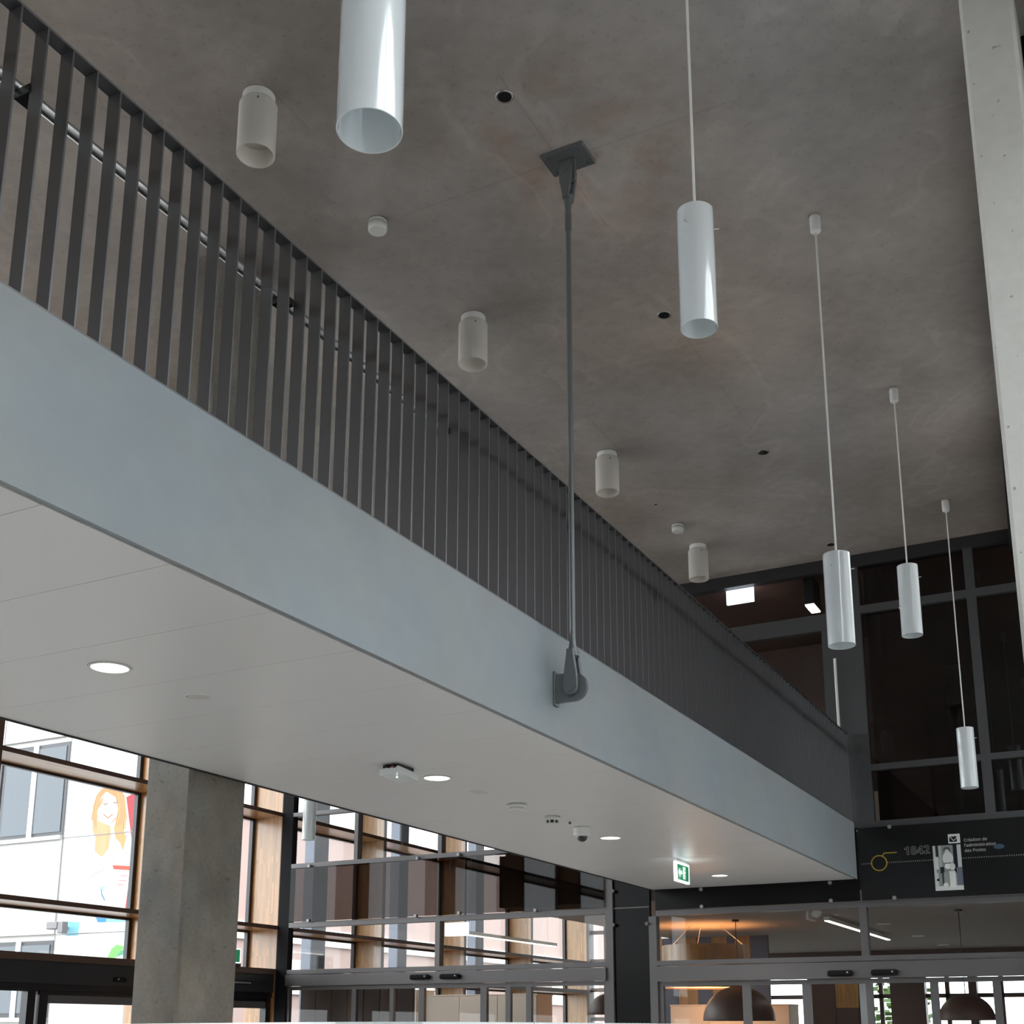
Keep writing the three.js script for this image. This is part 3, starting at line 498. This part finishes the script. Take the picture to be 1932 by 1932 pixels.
// ---------------------------------------------------------------- rooms behind the partition
{
  const s = structure('floor_upper', 'upper storey slab behind the glass partition', 'floor');
  box('slab', s, M.plaster, -7.6, 1.2, 3.12, 3.78, -25.5, -14.12);
  const c = structure('ceiling_upper', 'brown ceiling of the rooms behind the glass partition', 'ceiling');
  box('slab', c, M.brown, -11.9, 1.2, CEIL - 0.08, CEIL + 0.45, -25.8, -14.1);
  const u = structure('wall_upper', 'dark corridor wall behind the bridge door', 'wall');
  box('panel', u, M.brown, -7.6, -2.6, 3.78, CEIL - 0.08, -17.2, -17.0); box('panel', u, M.frameDark, -2.6, 1.2, 3.78, CEIL - 0.08, -19.2, -19.0); box('panel', u, M.brownDeep, -2.75, -2.6, 3.78, CEIL - 0.08, -19, -14.12);
  box('wainscot', u, M.cream, -5.4, -3.0, 3.78, 4.75, -17.0, -16.96);
  const f = structure('wall_far', 'far wall with windows behind the glass partition', 'wall');
  const Z0 = -25.5, Z1 = -25.25;
  // openings: [x0,x1,y0,y1]
  const holes = [[-11.35, -10.65, 1.2, 4.2], [-10.15, -9.35, 1.2, 4.2], [-5.35, -4.95, 1.0, 2.6], [-4.3, -3.5, 1.0, 2.6], [-3.35, -2.5, 1.0, 2.6], [-2.35, -1.5, 1.0, 2.6], [-7.4, -5.7, 1.0, 2.6]].sort((a, b) => a[0] - b[0]);
  let x = -11.6; for (const [a, b, c0, c1] of holes) { box('pier', f, M.brownDeep, x, a, 0, CEIL, Z0, Z1); box('apron', f, M.brownDeep, a, b, 0, c0, Z0, Z1); box('lintel', f, M.brownDeep, a, b, c1, CEIL, Z0, Z1);
    paneZ(f, M.glass, a, b, c0, c1, Z0 + 0.1); for (let yy = c0 + 0.62; yy < c1 - 0.2; yy += 0.62) box('glazing_bar', f, M.brownDeep, a, b, yy - 0.04, yy + 0.04, Z0 + 0.06, Z0 + 0.14); box('glazing_bar', f, M.brownDeep, (a + b) / 2 - 0.04, (a + b) / 2 + 0.04, c0, c1, Z0 + 0.06, Z0 + 0.14); x = b; }
  box('pier', f, M.brownDeep, x, 1.2, 0, CEIL, Z0, Z1);
  const e = structure('wall_end', 'side wall closing the rooms behind the partition', 'wall'); box('panel', e, M.brown, 1.2, 1.4, 0, CEIL, -25.5, -14.0);
}
// slate posts outside the facade behind the partition
for (const [z0, z1, label] of [[-16.16, -15.78, 'slate blue post outside the facade seen beside the hanging tube lamp'], [-18.54, -18.24, 'slate blue post outside the facade in the second bay behind the partition'], [-21.3, -20.98, 'slate blue post outside the facade in the third bay behind the partition']]) {
  const t = thing('facade_post', label, 'post', [-11.9, 0, (z0 + z1) / 2], 'slate posts outside the facade'); rbox('shaft', t, M.slate, -0.1, 0.1, -0.3, 8, (z0 - z1) / 2, (z1 - z0) / 2, 0.02); rbox('foot_plate', t, M.slate, -0.18, 0.18, -0.31, -0.29, -0.25, 0.25, 0.004);
}
// cream cabinets
function cabinet(label, x0, x1, top, z) {
  const t = thing('cabinet', label, 'cabinet', [0, 0, 0], 'cream cabinets behind the sliding doors'); box('body', t, M.cream, x0, x1, 0.05, top - 0.02, z - 0.5, z); rbox('top', t, M.cream, x0 - 0.01, x1 + 0.01, top - 0.02, top, z - 0.51, z + 0.012, 0.004); box('plinth', t, M.black, x0 + 0.03, x1 - 0.03, 0, 0.05, z - 0.47, z - 0.03);
  const n = Math.max(1, Math.round((x1 - x0) / 0.75)), w = (x1 - x0) / n; for (let k = 0; k < n; k++) rbox('door', t, M.cream, x0 + k * w + 0.004, x0 + (k + 1) * w - 0.004, 0.06, top - 0.026, z, z + 0.018, 0.003);
}
cabinet('tall cream cabinet behind the sliding doors, first past the dark door pair', -10.8, -10.3, 2.19, -16.5);
cabinet('widest cream cabinet with three doors behind the sliding doors', -10.26, -8.3, 2.11, -16.6);
cabinet('lower cream counter behind the doors beside the black panel', -7.1, -5.2, 1.98, -18.9);
{ const t = thing('wood_partition', 'dark brown panelled partition seen through the first sliding doors', 'partition', [0, 0, 0]);
  for (let k = 0; k < 7; k++) rbox('board', t, k % 2 ? M.brown : M.brownDeep, -11.03 + k * 0.27, -10.77 + k * 0.27, 0, 2.3, -14.6, -14.55, 0.004); }
// dome lamps
function domeLamp(label, x, y, z, r) {
  const t = thing('dome_lamp', label, 'lamp', [x, y, z], 'brown dome lamps behind the glass doors'); const pts = []; for (let k = 0; k <= 14; k++) { const a = k / 14 * Math.PI / 2; pts.push([r * Math.cos(a) + 0.0001, r * 0.95 * Math.sin(a)]); } pts.reverse(); pts[0][0] = 0; for (let k = 14; k >= 0; k--) { const p = pts[k]; pts.push([Math.max(0, p[0] - 0.012), Math.max(0.001, p[1] - 0.012)]); }
  mesh('shade', lathe(pts, 44), M.brown, t); mesh('cord', cylGeo(0.006, 0.006, r * 0.94, 3.12 - y, 0, 0, 8), M.black, t); mesh('rose', cylGeo(0.05, 0.05, 3.09 - y, 3.119 - y, 0, 0, 20), M.black, t); mesh('bulb', new THREE.SphereGeometry(0.05, 16, 12).translate(0, 0.12, 0), M.frosted, t);
}
domeLamp('brown dome lamp hanging between the bright far windows', -2.4, 1.72, -17, 0.345);
domeLamp('large brown dome lamp half hidden by the door stile below the warm ring', -5.45, 1.72, -17.2, 0.5);
domeLamp('small brown dome lamp peeking past a door stile before the cream cabinets', -6.9, 1.8, -16.0, 0.3);
{ // warm drum lamp
  const t = thing('drum_lamp', 'large oak drum lamp with warm glowing underside', 'lamp', [-6.2, 2.2, -18]);
  mesh('shade', lathe([[0.62, 0], [0.63, 0.0], [0.63, 0.62], [0.62, 0.62], [0.62, 0]], 60), M.wood, t); mesh('diffuser', lathe([[0, 0.02], [0.615, 0.02], [0.615, 0.03], [0, 0.03]], 60), M.glowWarm, t);
  for (let k = 0; k < 3; k++) { const a = k * 2.094; mesh('cable', bar([Math.cos(a) * 0.6, 0.62, Math.sin(a) * 0.6], [Math.cos(a) * 0.25, 0.915, Math.sin(a) * 0.25], 0.004, 6), M.inox, t); }
  const l = new THREE.PointLight(0xffb877, 0.22, 0, 2); l.position.set(0, -0.08, 0); l.castShadow = true; l.shadow.radius = 12; t.add(l);
  const l2 = new THREE.PointLight(0xffb877, 0.4, 0, 2); l2.position.set(0, 0.3, 0); l2.castShadow = true; l2.shadow.radius = 12; t.add(l2);
}
// linear lights
function linear(label, x, z0, z1, y, power) {
  const t = thing('linear_light', label, 'lamp', [0, 0, 0], 'linear lights behind the partition'); rbox('profile', t, M.whitePaint, x - 0.035, x + 0.035, y, y + 0.05, z1, z0, 0.004); rbox('diffuser', t, M.glow, x - 0.03, x + 0.03, y - 0.012, y, z1 + 0.01, z0 - 0.01, 0.004);
  for (const z of [z0 - 0.3, z1 + 0.3]) mesh('cable', cylGeo(0.003, 0.003, y + 0.05, y < 3 && x > -7.6 ? 3.12 : CEIL - 0.08, x, z, 6), M.inox, t);
  const l = new THREE.RectAreaLight(0xfff0dc, power, z0 - z1, 0.06); l.position.set(x, y - 0.02, (z0 + z1) / 2); l.lookAt(x, -5, (z0 + z1) / 2); l.rotateZ(Math.PI / 2); t.add(l);
}
linear('thin glowing linear light across the pane behind the smoked plates', -9.18, -15.85, -19.05, 2.96, 2.6);
linear('thick glowing linear light behind the panes under the timeline', -4.1, -16.95, -21.1, 3.04, 1.0);
for (const [z, label] of [[-16.15, 'small ceiling spot next to the start of the thick linear light'], [-18.87, 'small ceiling spot past the mullion under the timeline'], [-21.6, 'faint ceiling spot third in the row behind the timeline panes'], [-24.1, 'faintest ceiling spot at the end of the row behind the timeline panes']]) {
  const t = thing('ceiling_spot', label, 'lamp', [-3.72, 3.12, z], 'ceiling spots behind the partition'); mesh('trim_ring', lathe([[0.085, 0], [0.09, -0.008], [0.105, -0.006], [0.11, 0]], 28), M.whitePaint, t); mesh('lens', lathe([[0, -0.002], [0.086, -0.002], [0.086, 0], [0, 0]], 28), M.whitePaint, t);
}
// oak and grey panels on the back counter wall
{ const t = thing('panel_wall', 'oak and grey panelled screen glowing warm behind the glass', 'screen');
  let x = -7.9; [0.28, 0.26, 0.34, 0.25, 0.28, 0.12, 0.27, 0.3].forEach((w, k) => { rbox('panel', t, k % 2 ? M.slate : M.wood, x, x + w - 0.008, 0, 3.1, -20.06, -20, 0.004); x += w; }); }
{ const t = thing('wood_cupboard', 'brown wooden cupboard behind the doors below the timeline mullion', 'cupboard'); box('body', t, M.brown, -4.62, -3.95, 0, 2.4, -18.5, -18); rbox('door', t, M.brown, -4.61, -4.29, 0.05, 2.38, -18, -17.98, 0.004); rbox('door', t, M.wood, -4.28, -3.96, 1.9, 2.38, -18, -17.98, 0.004); rbox('door', t, M.brown, -4.28, -3.96, 0.05, 1.89, -18, -17.98, 0.004); }
// lit signs behind the glass
{ const t = thing('light_sign', 'white lit sign box behind the pane below the smoked plates', 'sign', [-9.12, 2.91, -15.65]); rbox('housing', t, M.signWhite, -0.187, 0.187, 0, 0.19, -0.03, 0.03, 0.006); for (const s of [-0.12, 0.12]) mesh('cable', cylGeo(0.003, 0.003, 0.19, CEIL - 0.08 - 2.94, s, 0, 6), M.inox, t);
  const l = new THREE.PointLight(0xeaf2ff, 0.02, 0, 2); l.position.set(0, 0.1, 0.1); l.castShadow = true; t.add(l); }
{ const t = thing('light_sign', 'white lit sign above the bridge door behind the glass', 'sign', [-4.27, 6.73, -14.2]); rbox('housing', t, M.signWhite, -0.173, 0.173, 0, 0.205, -0.02, 0.02, 0.005); rbox('bracket', t, M.whitePaint, -0.1, 0.1, 0.205, 0.218, -0.015, 0.015, 0.003);
  const l = new THREE.PointLight(0xdfe8ff, 0.02, 0, 2); l.position.set(0, 0.1, -0.1); l.castShadow = true; t.add(l); }
{ const t = thing('square_light', 'small square lit ceiling light behind the bridge door glass', 'lamp', [-3.43, 6.55, -14.4]); rbox('housing', t, M.black, -0.06, 0.06, 0.05, 0.39, -0.17, 0.17, 0.006); rbox('lens', t, M.glow, -0.055, 0.055, 0.03, 0.05, -0.16, 0.16, 0.004); const l = new THREE.PointLight(0xffe2bd, 0.04, 0, 2); l.position.set(0, -0.02, 0); l.castShadow = true; t.add(l); }

// ---------------------------------------------------------------- outside: unseen building added across the street to block sky from the glazing
{
  const t = thing('sky_blocking_building', 'unseen grey building added outside the tall glazing to block sky light', 'building'), X = 9.5;
  box('wall', t, M.paleWall, X, X + 8, -0.3, 11, -40, 30); box('coping', t, M.whitePaint, X - 0.12, X + 8, 11, 11.2, -40, 30);
  for (let j = 0; j < 3; j++) for (let k = 0; k < 18; k++) { const y = 1 + j * 3.3, z = -34 + k * 3.5; const w = box('window', t, M.frameDark, X - 0.03, X, y, y + 1.9, z, z + 1.6); box('casing', w, M.whitePaint, X - 0.07, X - 0.03, y - 0.1, y, z - 0.1, z + 1.7); }
}
// ---------------------------------------------------------------- outside: poster building, low pink wing
{
  const t = thing('office_building', 'white panelled building with a large poster outside the oak facade', 'building', [0, 0, 0]);
  const Z = -25, R = -23.2;
  box('wall', t, M.paleWall, -46, R, -0.3, 16, Z - 12, Z - 0.12);
  const panelM = std({ color: 0xa09e9b, roughness: 0.7 });
  const ys = [-0.3, 1.8, 4.15, 6.85, 9.85, 13, 16], xs = [-43, -39.8, -36.6, -33.4, -30.3, -27.53];
  for (let i = 0; i + 1 < xs.length; i++) for (let j = 0; j + 1 < ys.length; j++) {
    if (j === 3 || j === 1 || j === 5) { const a = xs[i] + 0.05, b = xs[i + 1] - 0.05; const w = box('window', t, M.frameDark, a, b, ys[j] + 0.1, ys[j + 1] - 0.15, Z - 0.12, Z - 0.04); box('pane', w, phy({ color: 0x3e444a, roughness: 0.12, metalness: 0.1 }), a + 0.12, (a + b) / 2 - 0.1, ys[j] + 0.22, ys[j + 1] - 0.27, Z - 0.04, Z - 0.02); box('pane', w, phy({ color: 0x3e444a, roughness: 0.12 }), (a + b) / 2 + 0.1, b - 0.12, ys[j] + 0.22, ys[j + 1] - 0.27, Z - 0.04, Z - 0.02); box('casing', w, M.whitePaint, (a + b) / 2 - 0.06, (a + b) / 2 + 0.06, ys[j] + 0.1, ys[j + 1] - 0.15, Z - 0.04, Z + 0.04); box('sill', w, panelM, a, b, ys[j] - 0.02, ys[j] + 0.1, Z - 0.12, Z + 0.08); }
    else box('cladding_panel', t, panelM, xs[i] + 0.02, xs[i + 1] - 0.02, ys[j] + 0.02, ys[j + 1] - 0.02, Z - 0.12, Z);
  }
  const posterTex = signTex(1024, 1536, (c, w, h) => {
    // covers x -27.5..-23.2, y 1..10
    const X = (v) => (v + 27.5) / 4.3 * w, Y = (v) => (10 - v) / 9 * h; const p = (u, v) => { const q = atZ(u, v, Z); return [X(q.x), Y(q.y)]; };
    const poly = (col, pts) => { c.fillStyle = col; c.beginPath(); pts.forEach((q, i) => { const [a, b] = p(...q); i ? c.lineTo(a, b) : c.moveTo(a, b); }); c.closePath(); c.fill(); };
    const line = (col, lw, pts) => { c.strokeStyle = col; c.lineWidth = lw; c.lineCap = c.lineJoin = 'round'; c.beginPath(); pts.forEach((q, i) => { const [a, b] = p(...q); i ? c.lineTo(a, b) : c.moveTo(a, b); }); c.stroke(); };
    c.fillStyle = '#f4f4f2'; c.fillRect(0, 0, w, h);
    poly('#b8323e', [[238, 1504], [300, 1470], [300, 1720], [235, 1720], [246, 1640], [250, 1600]]);
    // hair
    poly('#d9925a', [[182, 1500], [192, 1488], [212, 1483], [228, 1488], [236, 1504], [239, 1540], [236, 1562], [226, 1582], [216, 1560], [222, 1530], [218, 1505], [200, 1494], [188, 1506], [184, 1530], [178, 1556], [172, 1545], [176, 1520]]);
    // face and neck
    poly('#f2e0cd', [[188, 1506], [202, 1494], [218, 1504], [223, 1528], [216, 1548], [208, 1557], [198, 1552], [188, 1536]]);
    poly('#e3aa78', [[182, 1548], [198, 1554], [208, 1558], [209, 1572], [205, 1600], [192, 1618], [178, 1606], [180, 1580], [173, 1562]]);
    line('#8a6a5a', 5, [[195, 1516], [199, 1518], [203, 1515]]); line('#8a6a5a', 5, [[214, 1514], [219, 1515], [224, 1511]]); line('#b0584e', 5, [[195, 1536], [203, 1543], [212, 1537]]); line('#c48a62', 6, [[212, 1550], [222, 1540], [228, 1520], [226, 1500]]);
    for (let k = 0; k < 9; k++) { const a = k * 5; line(k % 2 ? '#b4682f' : '#e8c08c', 5, [[186 + a * 0.25, 1500 + k], [179 + a * 0.1, 1530], [174 + a * 0.25, 1556 + k]]); line(k % 2 ? '#b4682f' : '#e8c08c', 5, [[222 + a * 0.3, 1494 + k], [226 + a * 0.26, 1530], [218 + a * 0.4, 1572 - k]]); }
    poly('#e3a368', [[214, 1560], [230, 1556], [238, 1580], [232, 1606], [226, 1590], [218, 1582]]); line('#9aa0a8', 6, [[236, 1560], [240, 1590], [236, 1612]]); line('#c9bfae', 5, [[176, 1600], [172, 1625], [190, 1640]]);
    // blouse folds, arm, cup
    line('#9aa0a8', 4, [[168, 1657], [180, 1648], [196, 1640]]); line('#9aa0a8', 4, [[145, 1662], [147, 1670]]); poly('#d8523f', [[212, 1632], [246, 1634], [246, 1642], [214, 1640]]); line('#8c8c8c', 4, [[210, 1628], [216, 1622]]); line('#b77', 4, [[228, 1652], [240, 1652]]); line('#b77', 4, [[224, 1661], [238, 1662]]); line('#b77', 4, [[222, 1669], [233, 1669]]);
    line('#5c7fb0', 9, [[190, 1674], [192, 1688], [197, 1698]]); poly('#a9cbe8', [[186, 1672], [198, 1672], [196, 1684]]);
    poly('#3f8fe0', [[178, 1725], [204, 1730], [200, 1740], [184, 1740]]); poly('#8fd0f0', [[200, 1730], [244, 1732], [244, 1740], [200, 1740]]); poly('#8fd8ee', [[126, 1738], [150, 1740], [147, 1765], [126, 1766], [118, 1758]]);
    poly('#7fcf6a', [[202, 1808], [210, 1790], [220, 1782], [236, 1786], [224, 1800], [216, 1810]]); poly('#4fa886', [[218, 1806], [228, 1794], [250, 1784], [250, 1796], [236, 1800]]);
  });
  const g = new THREE.BoxGeometry(4.3, 9, 0.05); g.translate(-25.35, 5.5, Z - 0.03);
  const sheet = mesh('poster', g, [M.whitePaint, M.whitePaint, M.whitePaint, M.whitePaint, std({ map: posterTex, color: 0xb4b4b4, roughness: 0.7 }), M.whitePaint], t);
  for (const y of [6.86, 4.15]) box('joint_strip', sheet, M.frame, -27.5, -23.2, y - 0.012, y + 0.012, Z - 0.006, Z + 0.004);
  for (const x of [-27.5, -24.72]) box('joint_strip', sheet, M.frame, x - 0.012, x + 0.012, 1, 10, Z - 0.006, Z + 0.004);
  box('cladding_panel', t, panelM, -27.5, R, 10.05, 16, Z - 0.12, Z); box('cladding_panel', t, panelM, -27.5, R, -0.3, 0.95, Z - 0.12, Z);
}
{ // street lamp head outside
  const t = thing('floodlight', 'small grey floodlight on an arm before the poster', 'lamp', [-26.9, 4.25, -24.55]); rbox('body', t, M.frame, -0.35, 0.05, 0, 0.2, -0.12, 0.12, 0.02); rbox('head', t, M.frame, 0.05, 0.25, -0.12, 0.2, -0.1, 0.1, 0.02); rbox('bracket', t, M.frame, -0.25, -0.1, 0.05, 0.1, -0.445, -0.12, 0.01);
}
{
  const t = thing('low_building', 'low pink rendered building beyond the partition glass', 'building');
  const X = -22; box('wall', t, M.pinkWall, X - 1.1, X, -0.3, 7.3, -70, -26); box('coping', t, M.whitePaint, X - 1.15, X + 0.12, 7.3, 7.45, -70.1, -25.9);
  box('cornice', t, M.whitePaint, X, X + 0.1, 3.95, 4.12, -70, -26); box('cornice', t, M.whitePaint, X, X + 0.1, 4.3, 4.42, -70, -26);
  for (let k = 0; k < 9; k++) { const z = -28.2 - k * 3.4; const w = box('window', t, std({ color: 0xc9b9a8, roughness: 0.5 }), X, X + 0.06, 2.6, 3.5, z - 1.2, z); box('frame', w, M.whitePaint, X + 0.06, X + 0.09, 2.55, 2.63, z - 1.25, z + 0.05); }
}
{ // greenery behind the far windows
  for (const [x, z, s, label] of [[-11.5, -31, 1.3, 'green shrub outside the far windows behind the smoked plates'], [-6.5, -31, 1.4, 'green shrub outside the far windows behind the warm drum lamp']]) {
    const t = thing('shrub', label, 'shrub', [x, -0.31, z], 'shrubs outside the far windows'); const gs = []; for (let k = 0; k < 700; k++) { const g = new THREE.PlaneGeometry(0.22, 0.1); g.rotateX(rnd() * 6); g.rotateY(rnd() * 6); const a = rnd() * 6.28, r = Math.sqrt(rnd()) * s, y = 0.4 + rnd() * 2.6; g.translate(Math.cos(a) * r, y, Math.sin(a) * r); gs.push(g); }
    const f = mesh('foliage', mergeGeometries(gs), std({ color: 0x54703a, roughness: 0.8, side: THREE.DoubleSide }), t); f.userData.kind = 'stuff'; mesh('stem', cylGeo(0.06, 0.04, 0, 1.6, 0, 0, 8), M.brownDeep, t);
  }
}
renderer.render(scene, camera);
